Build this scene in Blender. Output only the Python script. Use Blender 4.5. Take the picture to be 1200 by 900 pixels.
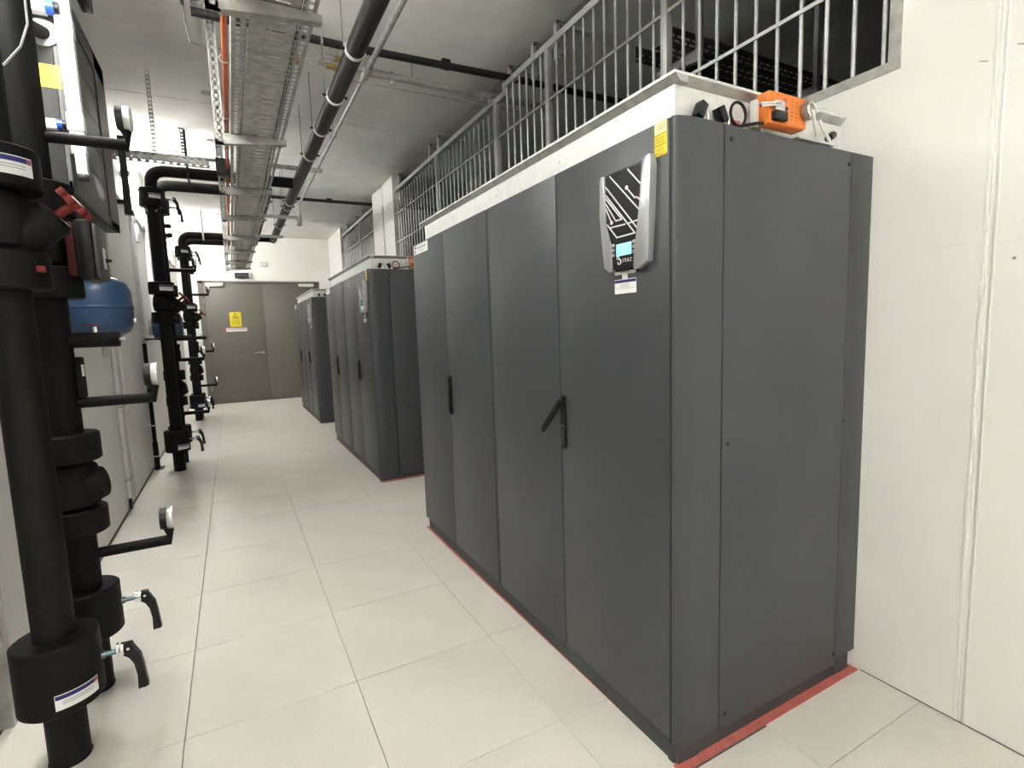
import bpy, bmesh, math, random
from mathutils import Vector, Matrix
random.seed(7)
PI = math.pi
for o in list(bpy.data.objects): bpy.data.objects.remove(o, do_unlink=True)
S = bpy.context.scene
COL = S.collection

# ------------------------------------------------------------------ camera
F_PX, YAW, PITCH, ROLL = 608.2, 0.4908956, -0.1080652, -0.0335668
EYE = Vector((0.2599, -2.0689, 1.4174))
fwd = Vector((math.sin(YAW)*math.cos(PITCH), math.cos(YAW)*math.cos(PITCH), math.sin(PITCH)))
rt = Vector((math.cos(YAW), -math.sin(YAW), 0)); up = rt.cross(fwd)
r2 = rt*math.cos(ROLL) + up*math.sin(ROLL); u2 = up*math.cos(ROLL) - rt*math.sin(ROLL)
cd = bpy.data.cameras.new('camera'); cam = bpy.data.objects.new('camera', cd); COL.objects.link(cam)
cam.matrix_world = Matrix(((r2.x, u2.x, -fwd.x, EYE.x), (r2.y, u2.y, -fwd.y, EYE.y), (r2.z, u2.z, -fwd.z, EYE.z), (0, 0, 0, 1)))
cd.sensor_fit = 'HORIZONTAL'; cd.sensor_width = 36; cd.lens = 36*F_PX/1200; cd.clip_start = 0.02
S.camera = cam
# ------------------------------------------------------------------ world, exposure
W = bpy.data.worlds.new('world'); S.world = W; W.use_nodes = True
W.node_tree.nodes['Background'].inputs[0].default_value = (0.95, 1.0, 0.93, 1)
W.node_tree.nodes['Background'].inputs[1].default_value = 0.15
S.view_settings.view_transform = 'Standard'; S.view_settings.look = 'None'
S.view_settings.exposure = 3.33; S.view_settings.gamma = 1; S.view_settings.use_curve_mapping = False
LAMP_POWER = 21.0          # emission of every strip lamp tube
LAMP_Y = (-3.25, 0.55, 5.25, 9.2)

# ------------------------------------------------------------------ materials
def mat(name, col, rough=0.6, metal=0.0, bump=0.0, bscale=60, var=0.0, vscale=4, emit=None, speck=0.0, spscale=160, coat=0, stretch=None, spec=.5):
    m = bpy.data.materials.new(name); m.use_nodes = True
    N = m.node_tree.nodes; L = m.node_tree.links; b = N['Principled BSDF']
    b.inputs['Roughness'].default_value = rough; b.inputs['Metallic'].default_value = metal
    b.inputs['Base Color'].default_value = (*col, 1)
    tc = N.new('ShaderNodeTexCoord'); src = tc.outputs['Object']
    if stretch:
        mp = N.new('ShaderNodeMapping'); mp.inputs['Scale'].default_value = stretch
        L.new(src, mp.inputs[0]); src = mp.outputs[0]
    if var or speck:
        cur = None
        def mixin(scale, amt, detail, cin):
            n = N.new('ShaderNodeTexNoise'); n.inputs['Scale'].default_value = scale; n.inputs['Detail'].default_value = detail
            L.new(src, n.inputs['Vector'])
            r = N.new('ShaderNodeMapRange'); r.inputs['From Min'].default_value = 0.3; r.inputs['From Max'].default_value = 0.7
            r.inputs['To Min'].default_value = 1-amt; r.inputs['To Max'].default_value = 1+amt*0.6
            L.new(n.outputs['Fac'], r.inputs['Value'])
            x = N.new('ShaderNodeVectorMath'); x.operation = 'SCALE'
            if cin is None: x.inputs[0].default_value = col
            else: L.new(cin, x.inputs[0])
            L.new(r.outputs[0], x.inputs['Scale']); return x.outputs[0]
        if var: cur = mixin(vscale, var, 4, cur)
        if speck: cur = mixin(spscale, speck, 2, cur)
        L.new(cur, b.inputs['Base Color'])
    if bump:
        n = N.new('ShaderNodeTexNoise'); n.inputs['Scale'].default_value = bscale; n.inputs['Detail'].default_value = 3
        L.new(src, n.inputs['Vector'])
        bp = N.new('ShaderNodeBump'); bp.inputs['Strength'].default_value = bump; bp.inputs['Distance'].default_value = 0.004
        L.new(n.outputs['Fac'], bp.inputs['Height']); L.new(bp.outputs[0], b.inputs['Normal'])
    if emit:
        b.inputs['Emission Color'].default_value = (*emit[0], 1); b.inputs['Emission Strength'].default_value = emit[1]
    b.inputs['Specular IOR Level'].default_value = spec
    if coat: b.inputs['Coat Weight'].default_value = coat
    return m
M = dict(
 wall=mat('white_wall_paint', (.87, .863, .828), .85, bump=.12, bscale=45, var=.03, vscale=2),
 ceil=mat('concrete_ceiling', (.80, .79, .76), .9, bump=.2, bscale=25, var=.08, vscale=3),
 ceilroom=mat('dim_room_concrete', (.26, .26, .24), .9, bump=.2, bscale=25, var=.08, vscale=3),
 ceilshade=mat('shaded_room_ceiling', (.66, .66, .63), .9, bump=.2, bscale=25, var=.08, vscale=3),  # ceiling concrete with the service room's dimness put into its colour
 rawedge=mat('raw_cut_concrete', (.42, .42, .39), .9, bump=.7, bscale=40, var=.2, vscale=30),
 tile=mat('speckled_floor_tile', (.79, .757, .69), .42, bump=.04, bscale=250, var=.05, vscale=3, speck=.13, spscale=210),
 slab=mat('floor_joint', (.12, .115, .10), .9),
 unit=mat('anthracite_powder_coat', (.051, .054, .061), .42, bump=.10, bscale=420, speck=.12, spscale=600),
 unitdk=mat('black_gap', (.012, .012, .013), .7),
 plinth=mat('dark_plinth', (.048, .050, .054), .55),
 blk=mat('black_pipe_insulation', (.0058, .0058, .0054), .62, spec=.22, bump=.12, bscale=160, var=.2, vscale=12),
 blkp=mat('black_plastic', (.008, .008, .0085), .38, spec=.35),
 dkpipe=mat('dark_grey_pipe_insulation', (.012, .0115, .011), .42, spec=.4, bump=.08, bscale=150),
 galv=mat('galvanised_steel', (.48, .48, .46), .42, .75, var=.25, vscale=18, bump=.05, bscale=30),
 galvw=mat('bright_galvanised_sheet', (.74, .75, .73), .48, .35, var=.10, vscale=22),
 rail=mat('galvanised_rail', (.50, .51, .50), .5, .55, var=.15, vscale=14),
 steel=mat('bright_steel', (.85, .85, .84), .32, .6),
 chrome=mat('chrome', (.85, .85, .84), .12, 1),
 alu=mat('silver_plastic', (.50, .51, .52), .30, .55),
 doorm=mat('taupe_door_paint', (.165, .153, .13), .5, var=.05, vscale=1),
 white=mat('white_plastic', (.78, .78, .76), .45),
 paper=mat('white_label', (.85, .85, .84), .5),
 yellow=mat('yellow_label', (.80, .64, .02), .5),
 paley=mat('pale_yellow_label', (.83, .78, .36), .5),
 ink=mat('dark_print', (.03, .03, .04), .6),
 greyink=mat('grey_print', (.30, .30, .32), .6),
 yink=mat('ochre_print', (.42, .31, .02), .6),
 navy=mat('navy_print', (.02, .02, .16), .5),
 redink=mat('red_print', (.45, .10, .10), .5),
 pink=mat('pale_red_frame', (.42, .17, .16), .6),
 redshade=mat('shaded_red_casting', (.075, .006, .005), .5, spec=.3),  # red casting, shade darkened into the base colour
 red=mat('red_plastic', (.19, .018, .014), .45, spec=.3),
 tape=mat('red_foam_strip', (.56, .145, .12), .7, var=.15, vscale=20),
 orange=mat('orange_plastic', (.80, .215, .035), .4),
 orcable=mat('orange_red_cable', (.60, .14, .05), .5),
 blue=mat('blue_vessel_paint', (.022, .055, .125), .38, bump=.05, bscale=90),
 bluep=mat('blue_plastic', (.02, .09, .42), .35),
 green=mat('dark_green_plastic', (.01, .09, .06), .4),
 brass=mat('brass', (.48, .32, .12), .35, .8),
 enc=mat('grey_enclosure_paint', (.095, .093, .088), .5, var=.05, vscale=3),
 encdk=mat('dark_grey_enclosure', (.022, .022, .0205), .55, var=.08, vscale=3),
 screen=mat('cyan_display', (.25, .6, .62), .3, emit=((.35, .85, .88), .07)),
 tubefar=mat('lit_lamp_tube_dimmer', (1, 1, 1), .5, emit=((1.0, .995, .955), LAMP_POWER*.76)),
 tube=mat('lit_lamp_tube', (1, 1, 1), .5, emit=((1.0, .995, .955), LAMP_POWER)),
 glass=mat('grey_mesh_pane', (.30, .31, .30), .3, .2),
 zinc=mat('blue_zinc_bolt', (.20, .27, .30), .3, .9),
)

# ------------------------------------------------------------------ mesh helpers
class MB:
    def __init__(s): s.bm = bmesh.new()
    def box(s, a, b, bev=0):
        a, b = Vector(a), Vector(b)
        r = bmesh.ops.create_cube(s.bm, size=1)
        vs = r['verts']; sz = b-a; c = (a+b)/2
        for v in vs: v.co = Vector((v.co.x*abs(sz.x), v.co.y*abs(sz.y), v.co.z*abs(sz.z))) + c
        if bev:
            es = list({e for v in vs for e in v.link_edges})
            bmesh.ops.bevel(s.bm, geom=es, offset=bev, segments=2, profile=.5, affect='EDGES')
        return s
    def xbox(s, center, size, rot, bev=0):     # rot: Matrix 3x3
        r = bmesh.ops.create_cube(s.bm, size=1); vs = r['verts']
        for v in vs: v.co = Vector((v.co.x*size[0], v.co.y*size[1], v.co.z*size[2]))
        if bev:
            es = list({e for v in vs for e in v.link_edges})
            q = bmesh.ops.bevel(s.bm, geom=es, offset=bev, segments=2, profile=.5, affect='EDGES')
            vs = list({v for f in q['faces'] for v in f.verts} | {v for v in vs if v.is_valid})
        for v in vs: v.co = rot @ v.co + Vector(center)
        return s
    def cyl(s, a, b, r, n=20, r2=None, cap=True):
        a, b = Vector(a), Vector(b); d = b-a
        q = bmesh.ops.create_cone(s.bm, cap_ends=cap, segments=n, radius1=r, radius2=r if r2 is None else r2, depth=d.length)
        R = d.to_track_quat('Z', 'Y').to_matrix()
        for v in q['verts']: v.co = R @ v.co + (a+b)/2
        return s
    def beam(s, a, b, w, t, bev=0):
        a, b = Vector(a), Vector(b); d = (b-a).normalized(); n = Vector((1, 0, 0)); n = (n-d*n.dot(d)).normalized(); e = d.cross(n)
        return s.xbox((a+b)/2, (t, w, (b-a).length), Matrix((n, e, d)).transposed(), bev)
    def lathe(s, prof, n=28, o=(0, 0, 0), axis='Z'):
        rings = []; o = Vector(o)
        def P(r, h, t):
            c, q = r*math.cos(t), r*math.sin(t)
            return o + (Vector((c, q, h)) if axis == 'Z' else Vector((h, c, q)) if axis == 'X' else Vector((q, h, c)))
        for r, h in prof:
            rings.append([s.bm.verts.new(P(max(r, 1e-5), h, 2*PI*i/n)) for i in range(n)])
        for A, B in zip(rings, rings[1:]):
            for i in range(n): s.bm.faces.new((A[i], A[(i+1) % n], B[(i+1) % n], B[i]))
        for R_, rev in ((rings[0], True), (rings[-1], False)):
            s.bm.faces.new(R_[::-1] if rev else R_)
        return s
    def tube(s, pts, r, n=12, bend=0, seg=6):
        P = [Vector(p) for p in pts]
        if bend:
            Q = [P[0]]
            for i in range(1, len(P)-1):
                a = (P[i-1]-P[i]); b = (P[i+1]-P[i]); k = min(bend, a.length*.49, b.length*.49)
                p0 = P[i]+a.normalized()*k; p1 = P[i]+b.normalized()*k
                for j in range(seg+1):
                    t = j/seg; Q.append(p0*(1-t)**2 + P[i]*2*t*(1-t) + p1*t*t)
            Q.append(P[-1]); P = Q
        rings = []; prevn = None
        for i, p in enumerate(P):
            d = (P[min(i+1, len(P)-1)] - P[max(i-1, 0)]).normalized()
            if prevn is None:
                prevn = d.orthogonal().normalized()
            nn = (prevn - d*prevn.dot(d)).normalized(); prevn = nn; bb = d.cross(nn)
            k = 1.0
            if 0 < i < len(P)-1:
                c = (P[i]-P[i-1]).normalized().dot(d); k = 1/max(c, .6)
            rings.append([s.bm.verts.new(p + (nn*math.cos(2*PI*j/n) + bb*math.sin(2*PI*j/n))*r*(k if not bend else 1)) for j in range(n)])
        for A, B in zip(rings, rings[1:]):
            for j in range(n): s.bm.faces.new((A[j], A[(j+1) % n], B[(j+1) % n], B[j]))
        s.bm.faces.new(rings[0][::-1]); s.bm.faces.new(rings[-1])
        return s
    def prism(s, poly, h0, h1, plane='YZ', bev=0):   # poly in plane, extruded along the third axis
        def P(u, v, h): return {'YZ': (h, u, v), 'XZ': (u, h, v), 'XY': (u, v, h)}[plane]
        A = [s.bm.verts.new(P(u, v, h0)) for u, v in poly]; B = [s.bm.verts.new(P(u, v, h1)) for u, v in poly]
        n = len(poly); fs = [s.bm.faces.new(A[::-1]), s.bm.faces.new(B)]
        for i in range(n): fs.append(s.bm.faces.new((A[i], A[(i+1) % n], B[(i+1) % n], B[i])))
        if bev: bmesh.ops.bevel(s.bm, geom=list({e for f in fs for e in f.edges}), offset=bev, segments=2, profile=.5, affect='EDGES')
        return s
    def build(s, name, m, parent=None, smooth=True, label=None):
        bmesh.ops.recalc_face_normals(s.bm, faces=s.bm.faces[:])
        me = bpy.data.meshes.new(name); s.bm.to_mesh(me); s.bm.free()
        o = link(name, me, m, parent, label)
        if smooth and len(me.polygons) > 6:
            for p in me.polygons: p.use_smooth = True
            me.set_sharp_from_angle(angle=math.radians(35))
        return o
def link(name, me, m, parent=None, label=None):
    o = bpy.data.objects.new(name, me); COL.objects.link(o)
    if m is not None and not me.materials: me.materials.append(M[m] if isinstance(m, str) else m)
    if parent is not None: o.parent = parent
    if label: o['label'] = label
    return o
def tag(o, label, cat, group=None, kind=None):
    o['label'] = label; o['category'] = cat
    if group: o['group'] = group
    if kind: o['kind'] = kind
    return o
def thing(name, loc, label, cat, group=None, rz=0):
    o = bpy.data.objects.new(name, None); COL.objects.link(o); o.location = loc; o.rotation_euler = (0, 0, rz)
    o.empty_display_size = .1
    return tag(o, label, cat, group)
def struct(name, mb, m, parent=None):
    o = mb.build(name, m, parent, smooth=False)
    if parent is None: o['kind'] = 'structure'
    return o
KIDS = {}
def copy_tree(o, parent=None, skip=()):
    c = o.copy(); COL.objects.link(c)
    if parent is not None: c.parent = parent
    for ch in [k for k in list(bpy.data.objects) if k.parent == o]:
        if ch.name.split('.')[0] in skip: continue
        copy_tree(ch, c)
    return c
def text(name, body, size, m, parent, matrix, thick=.0004):
    cu = bpy.data.curves.new(name, 'FONT'); cu.body = body; cu.size = size; cu.extrude = thick
    cu.align_x = 'CENTER'; cu.align_y = 'CENTER'
    t = bpy.data.objects.new(name, cu); COL.objects.link(t)
    dg = bpy.context.evaluated_depsgraph_get()
    me = bpy.data.meshes.new_from_object(t.evaluated_get(dg)); bpy.data.objects.remove(t)
    me.transform(matrix); me.name = name; me.materials.clear()
    return link(name, me, m, parent)
# text frames: reading direction and up for a face looking -X and one looking -Y
FACE_MX = Matrix(((0, 0, -1, 0), (-1, 0, 0, 0), (0, 1, 0, 0), (0, 0, 0, 1)))
FACE_MY = Matrix(((1, 0, 0, 0), (0, 0, -1, 0), (0, 1, 0, 0), (0, 0, 0, 1)))

# ================================================================== THE SETTING
CH = 3.56; XL = -.612; XR = 2.384; YE = 10.62; YB = -4.6; SILL = 2.27; RO = 6.2
fl = struct('floor', MB().box((XL-.2, YB-.2, -.12), (RO+.2, YE+.2, -.010)), 'slab')
# raised floor tiles, one object each
def tile_mesh(w, d):
    b = MB(); b.box((0.0014, 0.0014, -.012), (w-.0014, d-.0014, 0), bev=.0004)
    bmesh.ops.recalc_face_normals(b.bm, faces=b.bm.faces[:])
    me = bpy.data.meshes.new('floor_tile'); b.bm.to_mesh(me); b.bm.free(); me.materials.append(M['tile']); return me
TM = tile_mesh(.6, .6); TN = tile_mesh(XR-1.8-.002, .6)
for j in range(-7, 18):
    for i in range(-1, 4):
        me = TM if i < 3 else TN
        d = .6 if j < 17 else .4
        o = bpy.data.objects.new('floor_tile', me); COL.objects.link(o); o.parent = fl
        o.location = (i*.6, j*.6 + (.0), random.uniform(-.0004, .0004))
        if d != .6: o.scale = (1, d/.6, 1)
# ceiling of precast slabs with open joints
ce = struct('ceiling', MB().box((XL-.2, YB-.2, CH+.02), (XR, YE+.2, CH+.2)), 'slab')
JY = [YB-.2, -3.6, -2.4, -1.2, 0, 1.2, 2.45, 3.65, 4.85, 6.05, 7.3, 8.55, 9.75, YE+.2]
for a, b in zip(JY, JY[1:]):
    z0 = CH + random.choice((0, .004, .002))
    MB().box((XL-.2, a+.003, z0), (XR+.12, b-.003, CH+.03), bev=.003).build('ceiling_slab', 'ceil', ce, smooth=False)
struct('wall_left', MB().box((XL-.2, YB-.2, -.1), (XL, YE+.2, CH)), 'wall')
wb = MB().box((XL, YB-.2, -.1), (XR, YB, CH)); struct('wall_back', wb, 'wall')
# far wall with the door opening
DX0, DX1, DZ = -.27, 2.12, 2.60
w = MB(); w.box((XL, YE, -.1), (DX0, YE+.2, CH)); w.box((DX1, YE, -.1), (XR+.2, YE+.2, CH)); w.box((DX0, YE, DZ), (DX1, YE+.2, CH))
struct('wall_end', w, 'wall')
# right wall: panels below, openings above closed by railings
TW = .12
wr = MB()
wr.box((XR, YB, -.1), (XR+TW, -1.322, CH)); wr.box((XR, -1.308, -.1), (XR+TW, -1.040, CH))
wr.box((XR+.006, -1.322, -.1), (XR+TW, -1.308, CH))
wr.box((XR, -1.040, -.1), (XR+TW, YE, SILL))
wr.box((XR, 5.22, SILL), (XR+TW, 5.745, CH)); wr.box((XR, 5.76, SILL), (XR+TW, 6.38, CH)); wr.box((XR+.01, 5.745, SILL), (XR+TW, 5.76, CH))
wr.box((XR, 9.12, SILL), (XR+TW, YE, CH))
wr = struct('wall_right', wr, 'wall')
# panel joint beads and filler marks (slightly proud of the paint)
def bead_mesh(y0, z0, z1):
    b = MB(); z = z0; k = 0
    while z < z1:
        h = .035+random.random()*.03; w_ = .0035+random.random()*.003
        b.box((XR-.0016-random.random()*.0016, y0-w_+random.uniform(-.0015, .0015), z), (XR+.004, y0+w_, min(z+h, z1)), bev=.001)
        z += h*random.uniform(.85, 1.0)
    return b
bead_mesh(-1.302, .0, CH).build('joint_bead', 'wall', wr)
MB().box((XR-.0025, -1.330, 0), (XR+.004, -1.324, CH), bev=.001).build('joint_bead', 'wall', wr)
MB().box((XR-.0015, -1.30, 1.640), (XR+.004, -1.045, 1.6435), bev=.0007).build('joint_bead', 'wall', wr)
MB().box((XR-.002, -1.95, 1.634), (XR+.004, -1.33, 1.638), bev=.0007).build('joint_bead', 'wall', wr)
for yy in (-1.288, -1.340):
    b = MB(); b.lathe([(.011, -.0022), (.0125, -.001), (.0135, .003)], 18, (XR, yy, 1.072), 'X'); b.build('filler_patch', 'wall', wr)
b = MB(); b.lathe([(.004, -.001), (.0055, .0005), (.006, .003)], 10, (XR, -1.376, 1.578), 'X'); b.build('screw_hole', 'greyink', wr)
for yy, zz in ((-1.272, 2.19), (-1.36, 2.20)):
    MB().xbox((XR-.001, yy, zz), (.003, .022, .003), Matrix.Rotation(.4, 3, 'X')).build('paint_scar', 'rawedge', wr)
for yy in (5.752, 5.79):
    MB().box((XR-.006, yy-.006, SILL-.3), (XR+.01, yy+.002, CH-.3), bev=.002).build('joint_bead', 'rawedge', wr)
# cut concrete edge round the first opening
tr = MB(); tr.box((XR-.003, -1.040, SILL), (XR+TW, -1.000, CH)); tr.box((XR-.003, -1.000, SILL-.001), (XR+TW, 5.22, SILL+.035))
struct('trim_1', tr, 'rawedge')
# the dim service room behind the railing
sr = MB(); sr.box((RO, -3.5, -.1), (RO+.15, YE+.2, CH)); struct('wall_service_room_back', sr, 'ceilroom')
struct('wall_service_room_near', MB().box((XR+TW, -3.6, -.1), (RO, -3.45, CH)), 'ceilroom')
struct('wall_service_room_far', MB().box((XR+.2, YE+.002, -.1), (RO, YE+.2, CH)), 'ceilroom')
struct('ceiling_service_room', MB().box((XR+.12, -3.6, CH+.001), (RO+.15, YE+.2, CH+.2)), 'ceilshade')
struct('wall_foot_gap_right', MB().box((XR-.003, YB, 0), (XR, -.99, .002)), 'slab')  # thin dark strip added to draw the gap where wall meets floor
struct('baseboard_left', MB().box((XL, YB, 0), (XL+.004, YE, .006)), 'slab')

# ---- double door in the end wall
dr = MB(); dr.box((DX0, YE-.012, 0), (DX0+.09, YE+.1, DZ)); dr.box((DX1-.07, YE-.012, 0), (DX1, YE+.1, DZ)); dr.box((DX0, YE-.012, DZ-.045), (DX1, YE+.1, DZ))
dr = struct('door_1', dr, 'doorm')
MB().box((DX0+.05, YE+.062, 0), (DX1-.05, YE+.09, DZ-.02)).build('seam_shade_panel', 'unitdk', dr)  # dark sheet added behind the leaves so their seam looks shaded
MB().box((DX0+.093, YE+.002, .006), (.935, YE+.06, DZ-.05), bev=.002).build('door_leaf', 'doorm', dr)
MB().box((.941, YE+.002, .006), (DX1-.073, YE+.06, DZ-.05), bev=.002).build('door_leaf', 'doorm', dr)
MB().box((DX0-.02, YE-.02, DZ), (DX1+.02, YE-.001, DZ+.022), bev=.002).build('head_strip', 'galvw', dr)
for x0, x1 in ((-.13, .20), (1.68, 2.0)):
    MB().box((x0, YE-.055, DZ-.115), (x1, YE+.004, DZ-.045), bev=.008).build('door_closer', 'galvw', dr)
h = MB(); h.cyl((.862, YE+.004, 1.06), (.862, YE-.05, 1.06), .011); h.tube([(.862, YE-.05, 1.06), (.69, YE-.05, 1.06)], .011)
h.cyl((.862, YE-.006, 1.06), (.862, YE+.004, 1.06), .024); h.build('door_handle', 'alu', dr)
for z in (2.18, .35):
    MB().cyl((DX0+.088, YE-.018, z-.06), (DX0+.088, YE-.018, z+.06), .010).build('hinge', 'galv', dr)
# signs on the door
sg = MB().box((.262, YE-.004, 1.635), (.485, YE+.001, 1.945), bev=.001).build('warning_sign', 'yellow', smooth=False)
tag(sg, 'yellow upright warning notice with black triangle on the left door leaf', 'sign')
MB().prism([(.315, 1.815), (.432, 1.815), (.3735, 1.925)], YE-.0052, YE-.0045, 'XZ').build('triangle', 'ink', sg)
MB().prism([(.332, 1.824), (.415, 1.824), (.3735, 1.903)], YE-.0060, YE-.0053, 'XZ').build('triangle_field', 'yellow', sg)
MB().box((.352, YE-.0068, 1.835), (.392, YE-.0062, 1.852)).build('pictogram', 'ink', sg)
for k, (x0, x1) in enumerate(((.30, .45), (.32, .43), (.29, .46), (.29, .455), (.30, .44), (.29, .46))):
    z = 1.795-.022*k; MB().box((x0, YE-.005, z), (x1, YE-.0042, z+.008)).build('text_line', 'yink', sg)
s2 = MB().box((.155, YE-.004, 1.52), (.60, YE+.001, 1.622), bev=.001).build('door_name_plate', 'pink', smooth=False)
tag(s2, 'white strip notice with reddish border under the yellow door sign', 'sign')
MB().box((.185, YE-.006, 1.536), (.572, YE-.0041, 1.606)).build('plate_face', 'paper', s2)
MB().box((.205, YE-.0072, 1.572), (.545, YE-.0062, 1.590)).build('text_line', 'greyink', s2)
ex = MB().box((.43, YE-.07, 2.665), (.72, YE-.001, 2.775), bev=.006).build('door_display', 'blkp')
tag(ex, 'small black box display mounted above the double door', 'display')
MB().box((.445, YE-.073, 2.68), (.705, YE-.069, 2.76)).build('display_window', 'ink', ex)
MB().box((.70, YE-.078, 2.672), (.728, YE-.003, 2.77)).build('end_cap', 'white', ex)
sw = MB().box((.94, YE-.03, 2.92), (1.07, YE-.001, 3.01), bev=.004).build('junction_box', 'galvw'); tag(sw, 'small pale junction box high on the end wall', 'junction box')

# ================================================================== COOLING UNITS
UL = 2.40; UD = .982; UH = 1.995
def rows(parent, y0, y1, zs, x, m='greyink', h=.0022, name='text_line'):
    for z in zs: MB().box((x, y0, z), (x+.0006, y1, z+h)).build(name, m, parent)
def cooling_unit(open_lever, label):
    t = thing('cooling_unit', (1.40, -.95, 0), label, 'cooling unit', 'row of dark cooling units along the right wall')
    # local: x depth 0..UD, y length 0..UL, z height
    MB().box((.012, -.008, .0), (UD-.045, UL-.03, .066)).build('plinth', 'plinth', t)
    b = MB(); b.box((.022, .020, .066), (UD, UL-.002, UH-.004)); b.build('body', 'unit', t)
    g = MB(); g.box((.0215, .012, .068), (.03, UL-.01, UH-.006)); g.box((.175, .005, .068), (.86, .03, UH-.006)); g.build('gap_shadow', 'unitdk', t)
    # rounded corner post
    prof = []
    R = .042
    for k in range(9):
        a = PI + (PI/2)*k/8; prof.append((R+R*math.cos(a), R+R*math.sin(a)))
    pts = [(.085+.085*math.cos(PI+(PI/2)*k/12), .010+.025*math.sin(PI+(PI/2)*k/12)) for k in range(13)]
    poly = pts + [(.186, -.015), (.186, .02), (.022, .02), (.022, .010)]
    MB().prism([(x, y) for x, y in poly], .062, UH, 'XY').build('corner_post', 'unit', t)
    c = MB()
    MB().prism([(x*.9+.006, y+.004) for x, y in poly[:-4]] + [(.10, -.011), (.10, .03), (.006, .03)], .0, .061, 'XY').build('corner_foot', 'plinth', t)
    # front doors
    seams = [(.0165, .606), (.611, 1.205), (1.232, 1.822), (1.826, UL-.002)]
    for k, (a, b_) in enumerate(seams):
        d = MB().box((0, a, .078), (.02, b_, UH), bev=.0035).build('door_panel', 'unit', t)
    MB().box((.004, 1.2095, .078), (.02, 1.2275, UH), bev=.002).build('hinge_strip', 'unit', t)
    MB().box((.003, .0085, .07), (.022, .0185, UH-.002)).build('door_gap', 'unitdk', t)
    # side panels
    MB().box((.192, -.015, .052), (.845, .012, UH), bev=.003).build('side_panel', 'unit', t)
    MB().box((.8475, -.015, .075), (UD, .012, UH), bev=.003).build('rear_side_panel', 'unit', t)
    MB().box((.85, -.010, .001), (UD-.035, .03, .1)).build('rear_foot', 'plinth', t)
    for x, z in ((.219, 1.955), (.219, 1.028), (.219, .102), (.828, 1.95), (.85, 1.03), (.838, .104)):
        MB().lathe([(.0062, -.0015), (.0072, 0), (.0072, .001)], 12, (x, -.0155, z), 'Y').build('screw', 'unitdk', t)
    # swing handles
    def handle(y, z0, z1, op, n):
        hb = MB(); zc = (z0+z1)/2; L = (z1-z0)
        poly = [(y+.016*math.cos(a), (z1-.016)+.016*math.sin(a)) for a in [PI*k/8 for k in range(9)]]
        poly += [(y+.016*math.cos(a), (z0+.016)+.016*math.sin(a)) for a in [PI+PI*k/8 for k in range(9)]]
        hb.prism(poly, -.008, .001, 'YZ'); o = hb.build('door_handle', 'blkp', t)
        if op:
            lv = MB(); ax = Matrix.Rotation(-.42, 3, 'X')
            lv.beam((-.016, y, z1-.020), (-.048, y+.090, z1-.150), .022, .013, bev=.003)
            lv.cyl((-.018, y, z1-.022), (0, y, z1-.022), .011, 14); lv.build('lever', 'blkp', o)
            MB().box((-.0105, y-.009, z0+.018), (-.007, y+.009, z0+.085), bev=.001).build('lever_slot', 'ink', o)
            MB().box((-.012, y-.012, z0+.09), (-.007, y+.012, z0+.098), bev=.001).build('lever_slot', 'unit', o)
        else:
            MB().box((-.022, y-.011, z0+.012), (-.007, y+.011, z1-.012), bev=.005).build('lever', 'blkp', o)
    handle(.582, .930, 1.145, open_lever, 1)
    handle(1.793, .906, 1.145, False, 2)
    # control panel (local y = world y + .95)
    cp = MB().prism([(.107, 1.905), (.300, 1.905), (.30, 1.84), (.283, 1.60), (.262, 1.588), (.135, 1.588), (.112, 1.60), (.10, 1.72)], -.010, .001, 'YZ', bev=.002).build('control_panel', 'blkp', t)
    # black face and silver wings
    MB().prism([(.105, 1.893), (.279, 1.894), (.277, 1.745), (.251, 1.679), (.245, 1.593), (.143, 1.593), (.137, 1.642), (.126, 1.708), (.113, 1.781)], -.022, -.009, 'YZ').build('panel_face', 'blkp', cp)
    MB().prism([(.068, 1.910), (.105, 1.906), (.113, 1.785), (.127, 1.700), (.139, 1.64), (.145, 1.588), (.130, 1.584), (.082, 1.604), (.074, 1.727), (.066, 1.88)], -.026, .0, 'YZ', bev=.004).build('panel_wing', 'alu', cp)
    MB().prism([(.279, 1.897), (.298, 1.902), (.306, 1.890), (.306, 1.771), (.292, 1.655), (.287, 1.603), (.262, 1.586), (.245, 1.590), (.251, 1.68), (.276, 1.745)], -.026, .0, 'YZ', bev=.004).build('panel_wing', 'alu', cp)
    def line(pts, w=.0042):
        b = MB()
        for (y0, z0), (y1, z1) in zip(pts, pts[1:]):
            y0 += .95; y1 += .95; L_ = math.hypot(y1-y0, z1-z0); a = math.atan2(z1-z0, y1-y0)
            b.xbox((-.0225, (y0+y1)/2, (z0+z1)/2), (.0012, L_+w*.8, w), Matrix.Rotation(a, 3, 'X'))
        b.build('circuit_line', 'paper', cp, smooth=False)
    for pts in ([(-.695, 1.892), (-.831, 1.761)], [(-.782, 1.891), (-.839, 1.834)], [(-.674, 1.863), (-.822, 1.708)],
                [(-.674, 1.837), (-.812, 1.695), (-.727, 1.694), (-.680, 1.742)], [(-.674, 1.826), (-.752, 1.747), (-.723, 1.747), (-.674, 1.809)],
                [(-.674, 1.794), (-.702, 1.745)], [(-.776, 1.837), (-.812, 1.8), (-.823, 1.799), (-.835, 1.789)], [(-.696, 1.73), (-.767, 1.729)], [(-.782, 1.729), (-.826, 1.731)]):
        line(pts)
    for y, z in ((-.702, 1.745), (-.776, 1.838)):
        MB().cyl((-.0235, y+.95, z), (-.021, y+.95, z), .0065, 12).build('circuit_dot', 'paper', cp)
    MB().box((-.0235, .154, 1.634), (-.0215, .226, 1.672), bev=.0006).build('display', 'screen', cp)
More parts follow.
